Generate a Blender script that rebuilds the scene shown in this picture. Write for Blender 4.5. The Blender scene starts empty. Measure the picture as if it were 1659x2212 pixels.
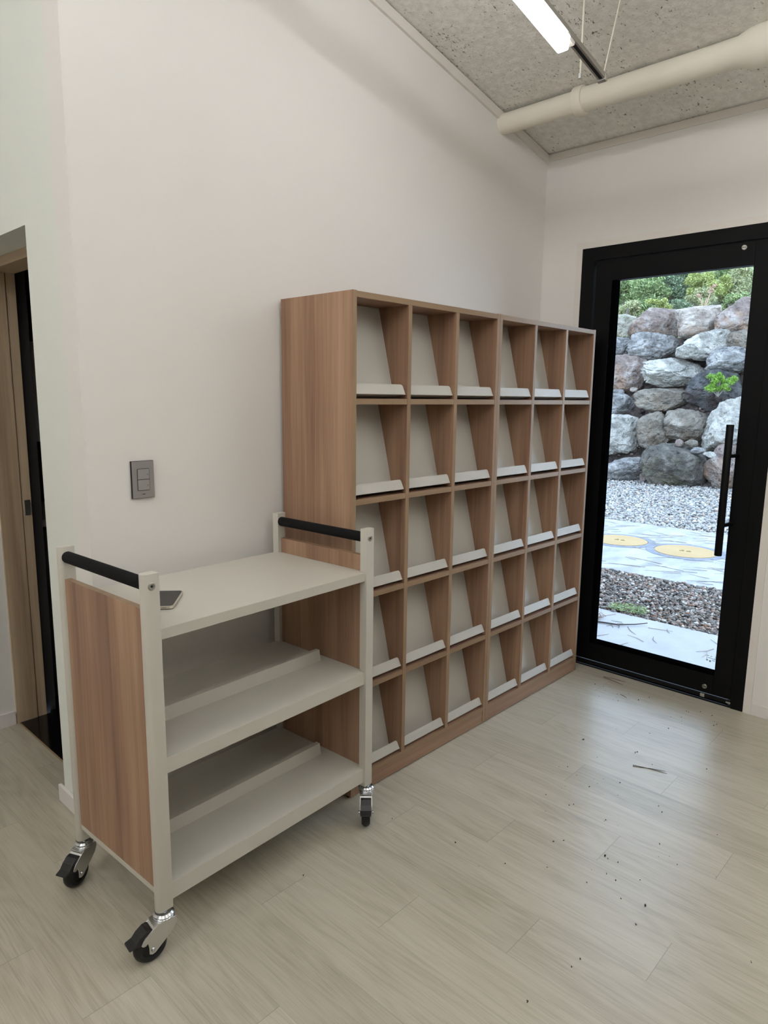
import bpy, bmesh, math, random
import numpy as np
from mathutils import Vector, Matrix, noise as mnoise

C = bpy.context.scene.collection
sc = bpy.context.scene

# ------------------------------------------------------------------ camera
CAM = Vector((-1.51555, -1.93213, 1.37809))
FPX, IW, IH = 1481.0, 1659.0, 2212.0
RT = Vector((0.68626631, -0.72725411, 0.01183248))
UP = Vector((0.11283024, 0.12251399, 0.98603228))
FW = Vector((0.71854568, 0.67534567, -0.16613348))
cam = bpy.data.cameras.new('camera')
cam.sensor_fit = 'HORIZONTAL'
cam.sensor_width = 36.0
cam.lens = 36.0 * FPX / IW
cam.clip_start = 0.02
cam.clip_end = 200
co = bpy.data.objects.new('camera', cam)
C.objects.link(co)
M = Matrix((RT, UP, -FW)).transposed().to_4x4()
M.translation = CAM
co.matrix_world = M
sc.camera = co

# ------------------------------------------------------------------ view / world / exposure
vs = sc.view_settings
vs.view_transform = 'Standard'
vs.look = 'None'
vs.gamma = 1.0
vs.use_curve_mapping = False
vs.exposure = 0.0
LAMP_STRENGTH = 8.5       # slim bar over the shelves
ADDED_LAMP_STRENGTH = 25.0 # unseen bars added to light the room, stronger than the seen one
LAMP_COLOR = (0.98, 0.985, 1.0)
SKY_STRENGTH = 4.2
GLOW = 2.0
w = bpy.data.worlds.new('overcast_sky')
sc.world = w
w.use_nodes = True
nt = w.node_tree
nt.nodes.clear()
wo = nt.nodes.new('ShaderNodeOutputWorld')
bg = nt.nodes.new('ShaderNodeBackground')
tc = nt.nodes.new('ShaderNodeTexCoord')
sx = nt.nodes.new('ShaderNodeSeparateXYZ')
rp = nt.nodes.new('ShaderNodeValToRGB')
rp.color_ramp.elements[0].position = 0.0
rp.color_ramp.elements[0].color = (0.52, 0.65, 0.84, 1)
rp.color_ramp.elements[1].position = 1.0
rp.color_ramp.elements[1].color = (0.68, 0.88, 1.22, 1)
nt.links.new(tc.outputs['Generated'], sx.inputs[0])
nt.links.new(sx.outputs['Z'], rp.inputs[0])
# bright sky patch added out of view to light the shelf lips
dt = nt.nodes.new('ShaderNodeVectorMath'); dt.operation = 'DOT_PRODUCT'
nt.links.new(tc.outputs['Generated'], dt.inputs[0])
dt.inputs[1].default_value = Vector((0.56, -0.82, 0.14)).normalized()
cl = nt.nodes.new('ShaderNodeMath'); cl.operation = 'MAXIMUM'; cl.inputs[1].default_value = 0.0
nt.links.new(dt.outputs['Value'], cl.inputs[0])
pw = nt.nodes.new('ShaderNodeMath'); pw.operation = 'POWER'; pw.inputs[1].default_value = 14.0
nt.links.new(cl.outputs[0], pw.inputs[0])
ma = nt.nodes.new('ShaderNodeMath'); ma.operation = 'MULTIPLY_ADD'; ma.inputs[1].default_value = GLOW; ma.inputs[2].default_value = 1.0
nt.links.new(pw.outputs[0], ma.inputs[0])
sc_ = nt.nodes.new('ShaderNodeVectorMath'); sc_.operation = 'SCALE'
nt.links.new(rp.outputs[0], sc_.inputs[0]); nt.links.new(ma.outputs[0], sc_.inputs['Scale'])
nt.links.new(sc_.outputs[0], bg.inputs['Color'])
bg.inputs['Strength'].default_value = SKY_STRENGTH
nt.links.new(bg.outputs[0], wo.inputs['Surface'])

# ------------------------------------------------------------------ helpers
def lin(c):
    return tuple(((v / 255) / 12.92 if v / 255 <= 0.04045 else ((v / 255 + 0.055) / 1.055) ** 2.4) for v in c) + (1.0,)

def tag(o, label=None, cat=None, group=None, kind=None):
    if label: o['label'] = label
    if cat: o['category'] = cat
    if group: o['group'] = group
    if kind: o['kind'] = kind
    return o

def thing(name, label, cat, loc=(0, 0, 0), rotz=0.0, group=None, kind=None):
    o = bpy.data.objects.new(name, None)
    o.empty_display_size = 0.05
    C.objects.link(o)
    o.location = loc
    o.rotation_euler = (0, 0, rotz)
    return tag(o, label, cat, group, kind)

def obj(name, bm, mats, parent=None, smooth=None):
    me = bpy.data.meshes.new(name)
    bm.normal_update()
    bm.to_mesh(me)
    bm.free()
    if not isinstance(mats, (list, tuple)): mats = [mats]
    for m in mats: me.materials.append(m)
    if smooth is not None:
        me.polygons.foreach_set('use_smooth', [True] * len(me.polygons))
        if smooth < 180:
            bmm = bmesh.new(); bmm.from_mesh(me)
            for e in bmm.edges:
                if len(e.link_faces) == 2 and e.calc_face_angle(0) > math.radians(smooth): e.smooth = False
            bmm.to_mesh(me); bmm.free()
    o = bpy.data.objects.new(name, me)
    C.objects.link(o)
    if parent: o.parent = parent
    return o

def npmesh(name, verts, faces, mats, parent=None, smooth=False, fmat=None):
    me = bpy.data.meshes.new(name)
    verts = np.asarray(verts, np.float32)
    faces = np.asarray(faces, np.int32)
    me.vertices.add(len(verts)); me.vertices.foreach_set('co', verts.ravel())
    k = faces.shape[1]
    me.loops.add(faces.size); me.loops.foreach_set('vertex_index', faces.ravel())
    me.polygons.add(len(faces))
    me.polygons.foreach_set('loop_start', np.arange(len(faces), dtype=np.int32) * k)
    me.polygons.foreach_set('loop_total', np.full(len(faces), k, np.int32))
    me.update(calc_edges=True)
    me.validate()
    if not isinstance(mats, (list, tuple)): mats = [mats]
    for m in mats: me.materials.append(m)
    if smooth: me.polygons.foreach_set('use_smooth', [True] * len(me.polygons))
    o = bpy.data.objects.new(name, me)
    C.objects.link(o)
    if parent: o.parent = parent
    return o

def box(bm, x0, x1, y0, y1, z0, z1, bev=0.0, seg=2, mat=0, edge=None):
    """edge: dict axis-sign -> material index for the faces looking that way"""
    vv = [bm.verts.new((x, y, z)) for x in (x0, x1) for y in (y0, y1) for z in (z0, z1)]
    q = [(0, 1, 3, 2), (4, 6, 7, 5), (0, 4, 5, 1), (2, 3, 7, 6), (0, 2, 6, 4), (1, 5, 7, 3)]
    names = ['-x', '+x', '-y', '+y', '-z', '+z']
    fs = []
    for n, f in zip(names, q):
        fc = bm.faces.new([vv[i] for i in f])
        fc.material_index = mat
        if edge and n in edge: fc.material_index = edge[n]
        fs.append(fc)
    if bev > 0:
        es = list({e for f in fs for e in f.edges})
        bmesh.ops.bevel(bm, geom=es, offset=bev, segments=seg, affect='EDGES', profile=0.6)
    return fs

def bxo(name, b, mats, parent=None, bev=0.0015, **k):
    bm = bmesh.new()
    box(bm, *b, bev=bev, **k)
    return obj(name, bm, mats, parent)

def prism(bm, pts, axis, a, b, mat=0, bev=0.0):
    """extrude a closed 2D polygon along axis from a to b. axis 0: pts=(y,z); 1: pts=(x,z); 2: pts=(x,y)"""
    def P(p, t):
        return {0: (t, p[0], p[1]), 1: (p[0], t, p[1]), 2: (p[0], p[1], t)}[axis]
    A = [bm.verts.new(P(p, a)) for p in pts]
    B = [bm.verts.new(P(p, b)) for p in pts]
    n = len(pts)
    fs = [bm.faces.new(A[::-1]), bm.faces.new(B)]
    for i in range(n):
        fs.append(bm.faces.new((A[i], A[(i + 1) % n], B[(i + 1) % n], B[i])))
    for f in fs: f.material_index = mat
    bmesh.ops.recalc_face_normals(bm, faces=fs)
    if bev:
        es = [e for f in fs[:2] for e in f.edges]
        bmesh.ops.bevel(bm, geom=es, offset=bev, segments=2, affect='EDGES', profile=0.6)
    return fs

def tube(bm, p0, p1, r0, r1=None, n=20, cap=True, mat=0):
    r1 = r0 if r1 is None else r1
    p0, p1 = Vector(p0), Vector(p1)
    d = (p1 - p0).normalized()
    a = d.orthogonal().normalized(); b = d.cross(a)
    R0, R1 = [], []
    for i in range(n):
        t = 2 * math.pi * i / n
        v = a * math.cos(t) + b * math.sin(t)
        R0.append(bm.verts.new(p0 + v * r0)); R1.append(bm.verts.new(p1 + v * r1))
    fs = [bm.faces.new((R0[i], R0[(i + 1) % n], R1[(i + 1) % n], R1[i])) for i in range(n)]
    if cap:
        fs.append(bm.faces.new(R0[::-1])); fs.append(bm.faces.new(R1))
    for f in fs: f.material_index = mat
    return fs

def lathe(bm, prof, origin, axis, n=32, mat=0):
    """prof: list of (radius, along)."""
    axis = Vector(axis).normalized(); o = Vector(origin)
    a = axis.orthogonal().normalized(); b = axis.cross(a)
    rings = []
    for r, t in prof:
        if r < 1e-6:
            rings.append([bm.verts.new(o + axis * t)])
        else:
            rings.append([bm.verts.new(o + axis * t + (a * math.cos(2 * math.pi * i / n) + b * math.sin(2 * math.pi * i / n)) * r) for i in range(n)])
    fs = []
    for A, B in zip(rings, rings[1:]):
        for i in range(n):
            j = (i + 1) % n
            if len(A) == 1 and len(B) == 1: continue
            if len(A) == 1: fs.append(bm.faces.new((A[0], B[j], B[i])))
            elif len(B) == 1: fs.append(bm.faces.new((A[i], A[j], B[0])))
            else: fs.append(bm.faces.new((A[i], A[j], B[j], B[i])))
    for f in fs: f.material_index = mat
    bmesh.ops.recalc_face_normals(bm, faces=fs)
    return fs

def polytube(bm, pts, r, n=6, mat=0):
    pts = [Vector(p) for p in pts]
    rings = []
    prev = None
    for i, p in enumerate(pts):
        d = (pts[min(i + 1, len(pts) - 1)] - pts[max(i - 1, 0)]).normalized()
        a = (prev - d * prev.dot(d)).normalized() if prev else d.orthogonal().normalized()
        prev = a
        b = d.cross(a)
        rr = r[i] if isinstance(r, (list, tuple)) else r
        rings.append([bm.verts.new(p + (a * math.cos(2 * math.pi * k / n) + b * math.sin(2 * math.pi * k / n)) * rr) for k in range(n)])
    fs = []
    for A, B in zip(rings, rings[1:]):
        for k in range(n):
            fs.append(bm.faces.new((A[k], A[(k + 1) % n], B[(k + 1) % n], B[k])))
    fs.append(bm.faces.new(rings[0][::-1])); fs.append(bm.faces.new(rings[-1]))
    for f in fs: f.material_index = mat
    return fs

def ray(u, v):
    return RT * ((u - IW / 2) / FPX) - UP * ((v - IH / 2) / FPX) + FW

def on_plane(u, v, n, k):
    """where the sight line through photo pixel (u,v) meets the real surface n.P = k"""
    d = ray(u, v); n = Vector(n)
    return CAM + d * ((k - n.dot(CAM)) / n.dot(d))

# ------------------------------------------------------------------ materials
MATS = {}
def mat(name, col, rough=0.5, metal=0.0, spec=0.5, coat=0.0, emit=None, estr=0.0, bump=None):
    if name in MATS: return MATS[name]
    m = bpy.data.materials.new(name)
    m.use_nodes = True
    b = m.node_tree.nodes['Principled BSDF']
    b.inputs['Base Color'].default_value = lin(col) if len(col) == 3 else col
    b.inputs['Roughness'].default_value = rough
    b.inputs['Metallic'].default_value = metal
    b.inputs['Specular IOR Level'].default_value = spec
    b.inputs['Coat Weight'].default_value = coat
    if emit:
        b.inputs['Emission Color'].default_value = tuple(emit) + (1.0,)
        b.inputs['Emission Strength'].default_value = estr
    if bump:
        N = m.node_tree
        t = N.nodes.new('ShaderNodeTexCoord')
        nz = N.nodes.new('ShaderNodeTexNoise')
        nz.inputs['Scale'].default_value = bump[0]
        nz.inputs['Detail'].default_value = 4
        bp = N.nodes.new('ShaderNodeBump')
        bp.inputs['Strength'].default_value = bump[1]
        bp.inputs['Distance'].default_value = bump[2]
        N.links.new(t.outputs['Object'], nz.inputs['Vector'])
        N.links.new(nz.outputs['Fac'], bp.inputs['Height'])
        N.links.new(bp.outputs['Normal'], b.inputs['Normal'])
    MATS[name] = m
    return m

class G:
    """tiny node graph helper"""
    def __init__(self, name, rough=0.5, spec=0.5):
        self.m = bpy.data.materials.new(name); self.m.use_nodes = True
        self.t = self.m.node_tree; self.b = self.t.nodes['Principled BSDF']
        self.b.inputs['Roughness'].default_value = rough
        self.b.inputs['Specular IOR Level'].default_value = spec
        self.tc = self.t.nodes.new('ShaderNodeTexCoord')
        MATS[name] = self.m
    def new(self, typ, **ins):
        n = self.t.nodes.new(typ)
        for k, v in ins.items():
            key = k.replace('_', ' ')
            if key in n.inputs:
                if isinstance(v, bpy.types.NodeSocket): self.t.links.new(v, n.inputs[key])
                else: n.inputs[key].default_value = v
        return n
    def link(self, a, b): self.t.links.new(a, b)
    def map(self, scale, src='Object', rot=(0, 0, 0), loc=(0, 0, 0)):
        n = self.new('ShaderNodeMapping', Scale=scale, Rotation=rot, Location=loc)
        self.link(self.tc.outputs[src], n.inputs['Vector']); return n.outputs[0]
    def noise(self, vec, scale=1.0, detail=3.0, rough=0.5, dist=0.0):
        n = self.new('ShaderNodeTexNoise', Scale=scale, Detail=detail, Roughness=rough, Distortion=dist)
        self.link(vec, n.inputs['Vector']); return n.outputs['Fac']
    def ramp(self, fac, stops):
        n = self.t.nodes.new('ShaderNodeValToRGB')
        cr = n.color_ramp
        while len(cr.elements) < len(stops): cr.elements.new(0.5)
        for e, (p, c) in zip(cr.elements, stops):
            e.position = p; e.color = c if len(c) == 4 else lin(c)
        self.link(fac, n.inputs[0]); return n.outputs['Color']
    def mix(self, fac, a, b, mode='MIX'):
        n = self.t.nodes.new('ShaderNodeMix'); n.data_type = 'RGBA'; n.blend_type = mode
        for s, v in ((n.inputs[0], fac), (n.inputs[6], a), (n.inputs[7], b)):
            if isinstance(v, bpy.types.NodeSocket): self.link(v, s)
            else: s.default_value = v
        return n.outputs[2]
    def math(self, op, a, b=0.0):
        n = self.t.nodes.new('ShaderNodeMath'); n.operation = op
        for s, v in ((n.inputs[0], a), (n.inputs[1], b)):
            if isinstance(v, bpy.types.NodeSocket): self.link(v, s)
            else: s.default_value = v
        return n.outputs[0]
    def color(self, c): self.link(c, self.b.inputs['Base Color'])
    def bump(self, h, strength, dist):
        n = self.new('ShaderNodeBump', Strength=strength, Distance=dist)
        self.link(h, n.inputs['Height']); self.link(n.outputs[0], self.b.inputs['Normal'])

def wood(name, grain, dark, mid, light, rough=0.42, s=1.0):
    g = G(name, rough, 0.35)
    ac, al = 11.0 * s, 0.55 * s
    sc1 = [ac] * 3; sc1[grain] = al
    fine = [230.0] * 3; fine[grain] = 5.0
    mid_ = [48.0] * 3; mid_[grain] = 1.3
    n1 = g.noise(g.map(sc1), 1.0, 3.0, 0.55, 0.35)
    n2 = g.noise(g.map(mid_), 1.0, 4.0, 0.6, 0.6)
    n3 = g.noise(g.map(fine), 1.0, 2.0, 0.5)
    v = g.math('ADD', g.math('MULTIPLY', n1, 0.62), g.math('ADD', g.math('MULTIPLY', n2, 0.30), g.math('MULTIPLY', n3, 0.16)))
    g.color(g.ramp(v, [(0.36, dark), (0.54, mid), (0.72, light)]))
    g.bump(n3, 0.08, 0.0006)
    return g.m

WOOD_V = wood('walnut_laminate_vertical', 2, (118, 86, 71), (153, 120, 96), (180, 147, 119))
WOOD_H = wood('walnut_laminate_horizontal', 0, (118, 86, 72), (146, 114, 92), (164, 132, 107))
WOOD_E = wood('walnut_edge_band', 2, (132, 106, 80), (148, 122, 94), (160, 134, 106))
WOOD_EH = wood('walnut_edge_band_long', 0, (132, 106, 80), (148, 122, 94), (160, 134, 106))
WOOD_J = wood('oak_door_frame', 2, (150, 128, 104), (178, 156, 130), (196, 176, 148), 0.5)
WOOD_JH = wood('oak_door_header', 1, (150, 128, 104), (178, 156, 130), (196, 176, 148), 0.5)

METAL = mat('greige_powder_coat', (194, 190, 179), 0.36, 0, 0.45, bump=(900, 0.06, 0.0004))
PLATE = mat('grey_powder_coat_plate', (190, 186, 177), 0.45, 0, 0.4)
CHROME = mat('zinc_chrome', (200, 203, 206), 0.16, 1.0)
ZINC = mat('zinc_plated_steel', (205, 206, 204), 0.32, 1.0)
RUBBER = mat('black_rubber', (22, 22, 23), 0.5, 0, 0.4)
PLASTIC = mat('black_plastic', (24, 23, 24), 0.38, 0, 0.5)
FOAM = mat('black_foam_grip', (17, 17, 18), 0.85, 0, 0.2, bump=(1500, 0.3, 0.0006))
BLACKAL = mat('black_aluminium', (8, 8, 9), 0.5, 0, 0.15)
BEADM = mat('black_rubber_bead', (6, 6, 7), 0.95, 0, 0.0)
BLACKAL2 = mat('black_gasket', (6, 6, 7), 0.6, 0, 0.3)
STEELCAP = mat('brushed_steel_cap', (170, 168, 158), 0.35, 1.0)
SWITCHM = mat('grey_switch_plate', (142, 139, 136), 0.45, 0.1, 0.5)
SWITCHB = mat('grey_switch_rocker', (150, 147, 144), 0.45, 0.1, 0.5)
BLACKP = mat('switch_black_rim', (18, 17, 15), 0.5)
PIPEM = mat('white_pipe_paint', (234, 228, 214), 0.5, 0, 0.35)
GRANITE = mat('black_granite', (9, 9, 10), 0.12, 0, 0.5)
TRIMW = mat('white_trim_paint', (226, 220, 212), 0.45, 0, 0.4)
BASEB = mat('white_vinyl_baseboard', (224, 219, 216), 0.4, 0, 0.4)
ALU = mat('satin_aluminium', (176, 174, 168), 0.35, 0.9)

def paint(name, col):
    g = G(name, 0.75, 0.25)
    n = g.noise(g.map((1, 1, 1)), 1.3, 3.0)
    c = lin(col)
    lo = tuple(x * 0.97 for x in c[:3]) + (1,)
    g.color(g.ramp(n, [(0.35, lo), (0.65, c)]))
    f = g.noise(g.map((1, 1, 1)), 160.0, 4.0, 0.6)
    g.bump(f, 0.12, 0.001)
    return g.m
WALL = paint('warm_white_wall_paint', (230, 227, 222))
WALL_L = paint('greenish_white_wall', (226, 229, 221))  # slightly greener white than the other walls
DARKW = mat('kitchen_unlit_wall', (52, 50, 48), 0.8)  # the kitchen's lack of light is put into this wall colour

def ceiling_mat():
    g = G('sprayed_fibre_ceiling', 0.95, 0.1)
    m = g.map((1, 1, 1))
    n = g.noise(m, 34.0, 6.0, 0.62)
    big = g.noise(m, 1.6, 2.0, 0.5)
    n2 = g.noise(m, 120.0, 4.0, 0.65)
    base = g.ramp(n, [(0.36, (222, 219, 212)), (0.64, (244, 242, 236))])
    base = g.mix(g.math('MULTIPLY', big, 0.55), base, lin((230, 227, 220)))
    # small dark pits between the fibres, thicker in patches
    pit = g.noise(g.map((1, 1.6, 1)), 52.0, 5.0, 0.7)
    patch = g.noise(m, 3.1, 2.0, 0.5)
    pv = g.math('ADD', pit, g.math('MULTIPLY', g.math('SUBTRACT', 0.55, patch), 0.28))
    pf = g.ramp(pv, [(0.335, (255, 255, 255)), (0.40, (0, 0, 0))])
    g.color(g.mix(pf, base, lin((112, 107, 98))))
    g.bump(g.math('ADD', n, g.math('MULTIPLY', n2, 0.4)), 0.6, 0.012)
    return g.m
CEIL = ceiling_mat()

def floor_mat():
    g = G('pale_oak_vinyl_planks', 0.33, 0.5)
    sp = g.t.nodes.new('ShaderNodeSeparateXYZ'); g.link(g.tc.outputs['Object'], sp.inputs[0])
    PW, PL = 0.1633, 0.865
    v = g.math('MULTIPLY', g.math('ADD', sp.outputs['X'], -0.30), 1 / PW)
    k = g.math('FLOOR', v)
    u = g.math('MULTIPLY', g.math('ADD', g.math('ADD', sp.outputs['Y'], 1.127), g.math('MULTIPLY', k, 0.2885)), 1 / PL)
    cu = g.math('FLOOR', u)
    def edge(t, size):
        f = g.math('FRACT', t)
        d = g.math('MULTIPLY', g.math('MINIMUM', f, g.math('SUBTRACT', 1.0, f)), size)
        n = g.new('ShaderNodeMapRange'); g.link(d, n.inputs['Value'])
        n.inputs['From Min'].default_value = 0.0003; n.inputs['From Max'].default_value = 0.0014
        n.inputs['To Min'].default_value = 1.0; n.inputs['To Max'].default_value = 0.0
        return n.outputs['Result']
    seam = g.math('MAXIMUM', g.math('MULTIPLY', edge(u, PL), 0.6), g.math('MULTIPLY', edge(v, PW), 0.28))
    cb = g.t.nodes.new('ShaderNodeCombineXYZ'); g.link(k, cb.inputs[0]); g.link(cu, cb.inputs[1])
    wn = g.t.nodes.new('ShaderNodeTexWhiteNoise'); wn.noise_dimensions = '2D'; g.link(cb.outputs[0], wn.inputs['Vector'])
    off = g.new('ShaderNodeVectorMath'); off.operation = 'MULTIPLY_ADD'
    g.link(wn.outputs['Color'], off.inputs[0]); off.inputs[1].default_value = (7.0, 19.0, 0.0)
    g.link(g.tc.outputs['Object'], off.inputs[2])
    def mp2(s):
        n = g.new('ShaderNodeMapping', Scale=s); g.link(off.outputs[0], n.inputs['Vector']); return n.outputs[0]
    n1 = g.noise(mp2((9, 0.8, 1)), 1.0, 3.0, 0.55, 0.6)
    n2 = g.noise(mp2((130, 4.0, 1)), 1.0, 5.0, 0.68, 0.9)
    n3 = g.noise(mp2((420, 9.0, 1)), 1.0, 2.0, 0.5)
    # growth-ring figure: contour lines of a slow noise
    n4 = g.noise(mp2((7.5, 1.0, 1)), 1.0, 2.0, 0.5, 0.3)
    rings = g.math('ABSOLUTE', g.math('SUBTRACT', g.math('FRACT', g.math('MULTIPLY', n4, 13.0)), 0.5))
    vv = g.math('ADD', g.math('MULTIPLY', n1, 0.30), g.math('ADD', g.math('MULTIPLY', n2, 0.36), g.math('ADD', g.math('MULTIPLY', n3, 0.24), g.math('MULTIPLY', rings, 0.14))))
    col = g.ramp(vv, [(0.34, FL_D), (0.50, FL_M), (0.66, FL_L)])
    tone = g.ramp(wn.outputs['Value'], [(0.0, (241, 241, 239)), (1.0, (255, 255, 255))])
    col = g.mix(1.0, col, tone, 'MULTIPLY')
    col = g.mix(seam, col, lin((124, 117, 104)))
    # scattered scuffs of dirt
    d = g.noise(g.map((1, 1, 1)), 5.0, 6.0, 0.75)
    df = g.ramp(d, [(0.66, (0, 0, 0)), (0.82, (130, 130, 130))])
    col = g.mix(df, col, lin((140, 134, 122)))
    g.color(col)
    g.bump(g.math('ADD', n2, g.math('MULTIPLY', n3, 0.7)), 0.10, 0.0006)
    return g.m
FL_D, FL_M, FL_L = (164, 156, 138), (188, 181, 164), (200, 194, 178)
FLOOR = floor_mat()

OUT = 0.74
def od(c):
    return tuple(v * OUT for v in lin(c)[:3]) + (1.0,)
def rockmat(name, a, b, c, stain=None, ramp_rough=0.9):
    wm = lambda q: tuple(min(1.0, v * k * 1.15) for v, k in zip(od(q)[:3], (1.07, 1.0, .90))) + (1.0,)
    a, b, c = wm(a), wm(b), wm(c)
    g = G(name, ramp_rough, 0.2)
    m = g.map((1, 1, 1))
    n = g.noise(m, 2.2, 6.0, 0.62, 0.6)
    f = g.noise(m, 11.0, 5.0, 0.65)
    col = g.ramp(g.math('ADD', g.math('MULTIPLY', n, 0.7), g.math('MULTIPLY', f, 0.3)), [(0.36, a), (0.50, b), (0.64, c)])
    if stain:
        st = g.noise(g.map((1, 1, 1), loc=(3.1, 1.7, 5.2)), 1.7, 4.0, 0.6)
        col = g.mix(g.ramp(st, [(0.50, (0, 0, 0)), (0.62, (215, 215, 215))]), col, wm(stain))
    cr = g.noise(g.map((1, 1, 2.2)), 4.3, 6.0, 0.75, 1.3)
    cf = g.ramp(cr, [(0.33, (200, 200, 200)), (0.40, (0, 0, 0))])
    col = g.mix(cf, col, od((48, 46, 48)))
    g.color(col)
    g.bump(g.math('ADD', n, f), 1.0, 0.14)
    return g.m
ROCK = {
    'grey': rockmat('grey_boulder_stone', (112, 112, 116), (172, 173, 177), (222, 223, 226)),
    'white': rockmat('white_boulder_stone', (128, 128, 128), (206, 206, 203), (240, 240, 238)),
    'brown': rockmat('rusty_boulder_stone', (116, 104, 104), (170, 156, 152), (214, 208, 208), (190, 156, 132)),
    'pink': rockmat('pale_pink_boulder_stone', (152, 142, 138), (206, 196, 190), (234, 230, 228), (200, 176, 160)),
    'dark': rockmat('dark_boulder_stone', (62, 64, 70), (100, 102, 106), (136, 140, 146), (108, 94, 96)),
    'mossy': rockmat('mossy_boulder_stone', (80, 80, 80), (120, 118, 115), (172, 170, 166), (126, 124, 104)),
    'yellow': rockmat('lichen_yellow_boulder_stone', (150, 150, 138), (196, 196, 184), (222, 222, 214), (196, 186, 150)),
    'tan': rockmat('tan_boulder_stone', (110, 106, 100), (156, 150, 142), (190, 186, 180), (158, 142, 126)),
}

def islands(name, stops, rough=0.85):
    g = G(name, rough, 0.25)
    stops = [(p, tuple(v * k for v, k in zip(od(c)[:3], (1.07, 1.0, .88))) + (1.0,)) for p, c in stops]
    ge = g.t.nodes.new('ShaderNodeNewGeometry')
    g.color(g.ramp(ge.outputs['Random Per Island'], stops))
    return g.m
GRAVEL_B = islands('brown_gravel', [(0.0, (84, 80, 80)), (0.3, (120, 114, 112)), (0.55, (150, 146, 146)), (0.72, (150, 116, 100)), (0.9, (176, 172, 172)), (1.0, (232, 232, 234))])
GRAVEL_W = islands('pale_gravel', [(0.0, (138, 138, 142)), (0.4, (176, 178, 184)), (0.75, (204, 206, 212)), (0.93, (180, 160, 146)), (1.0, (240, 242, 246))])
NEEDLES = islands('dry_pine_needles', [(0.0, (112, 104, 100)), (0.5, (150, 138, 126)), (1.0, (180, 164, 148))])
SPECKS = islands('floor_crumbs', [(0.0, (44, 38, 32)), (0.6, (84, 74, 60)), (1.0, (120, 98, 66))])
def leafmat(name, stops):
    stops = [(p, tuple(min(255, c * 1.18 + 14) for c in cc)) for p, cc in stops]
    m = islands(name, stops, 0.7)
    b = m.node_tree.nodes['Principled BSDF']
    b.inputs['Transmission Weight'].default_value = 0.0
    b.inputs['Subsurface Weight'].default_value = 0.0
    return m
LEAF = {
    'pine': leafmat('pine_foliage', [(0.0, (92, 114, 84)), (0.5, (132, 154, 110)), (1.0, (172, 188, 138))]),
    'lime': leafmat('lime_foliage', [(0.0, (112, 128, 76)), (0.5, (146, 160, 96)), (1.0, (178, 184, 124))]),
    'olive': leafmat('olive_foliage', [(0.0, (120, 128, 98)), (0.5, (152, 160, 124)), (1.0, (188, 190, 156))]),
    'dark': leafmat('dark_foliage', [(0.0, (76, 94, 80)), (0.5, (106, 126, 104)), (1.0, (142, 160, 132))]),
    'bright': leafmat('bright_shrub_foliage', [(0.0, (84, 124, 48)), (0.5, (116, 160, 62)), (1.0, (150, 186, 92))]),
}
BARK = mat('grey_bark', (150, 142, 134), 0.9, 0, 0.2)
STRAW = mat('dry_straw_twig', (190, 160, 136), 0.9, 0, 0.2)

def simple_noise_mat(name, a, b, scale, rough=0.9, bump=0.4, dist=0.02, stretch=(1, 1, 1)):
    g = G(name, rough, 0.2)
    a, b = od(a), od(b)
    n = g.noise(g.map(stretch), scale, 6.0, 0.65)
    g.color(g.ramp(n, [(0.36, a), (0.64, b)]))
    g.bump(n, bump, dist)
    return g.m
SOIL = simple_noise_mat('brown_soil', (62, 54, 52), (126, 112, 106), 9.0, 0.95, 0.9, 0.06)
HILL = simple_noise_mat('scrub_hillside', (112, 122, 92), (160, 164, 130), 2.2, 0.95, 0.8, 0.2)
GBASE = simple_noise_mat('gravel_bed', (96, 92, 90), (140, 136, 134), 30.0, 0.95, 0.6, 0.02)
CONC = simple_noise_mat('pale_concrete', (178, 174, 172), (192, 189, 187), 2.5, 0.7, 0.15, 0.004)
CONC2 = simple_noise_mat('worn_pale_concrete', (162, 160, 163), (190, 188, 187), 2.4, 0.75, 0.2, 0.006, (1, 2.5, 1))
RINGC = simple_noise_mat('grey_mortar_ring', (128, 130, 138), (150, 152, 160), 12.0, 0.85, 0.2, 0.004)
MANH = mat('yellow_manhole_paint', (168, 141, 98), 0.6, 0, 0.35)
MANHD = mat('yellow_manhole_recess', (150, 128, 84), 0.7, 0, 0.3)

def glass():
    m = bpy.data.materials.new('clear_door_glass'); m.use_nodes = True
    t = m.node_tree; t.nodes.clear()
    o = t.nodes.new('ShaderNodeOutputMaterial'); mx = t.nodes.new('ShaderNodeMixShader')
    tr = t.nodes.new('ShaderNodeBsdfTransparent'); gl = t.nodes.new('ShaderNodeBsdfGlossy')
    tr.inputs[0].default_value = (0.96, 0.985, 0.98, 1); gl.inputs['Roughness'].default_value = 0.02
    fr = t.nodes.new('ShaderNodeFresnel'); fr.inputs[0].default_value = 1.30
    t.links.new(fr.outputs[0], mx.inputs[0]); t.links.new(tr.outputs[0], mx.inputs[1]); t.links.new(gl.outputs[0], mx.inputs[2])
    t.links.new(mx.outputs[0], o.inputs[0])
    return m
GLASS = glass()
LEDM = mat('led_diffuser', (250, 248, 240), 0.5, emit=LAMP_COLOR, estr=LAMP_STRENGTH)
LEDM2 = mat('added_led_diffuser', (250, 248, 240), 0.5, emit=LAMP_COLOR, estr=ADDED_LAMP_STRENGTH)

# ------------------------------------------------------------------ setting: room shell
XR = 1.703          # inner face of the wall with the glass door
XL = -0.69          # face of the side wall with the deep opening
YE = 1.04           # end wall beyond the opening
XF, YF = -5.2, -6.4 # walls behind the photographer
CS = 0.198          # ceiling slope
def zc(x): return 2.575 + CS * (XR - x)
def struct(name, bm, m, parent=None, smooth=None, label=None, cat=None):
    o = obj(name, bm, m, parent, smooth)
    return tag(o, label, cat, None, 'structure')

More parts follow.
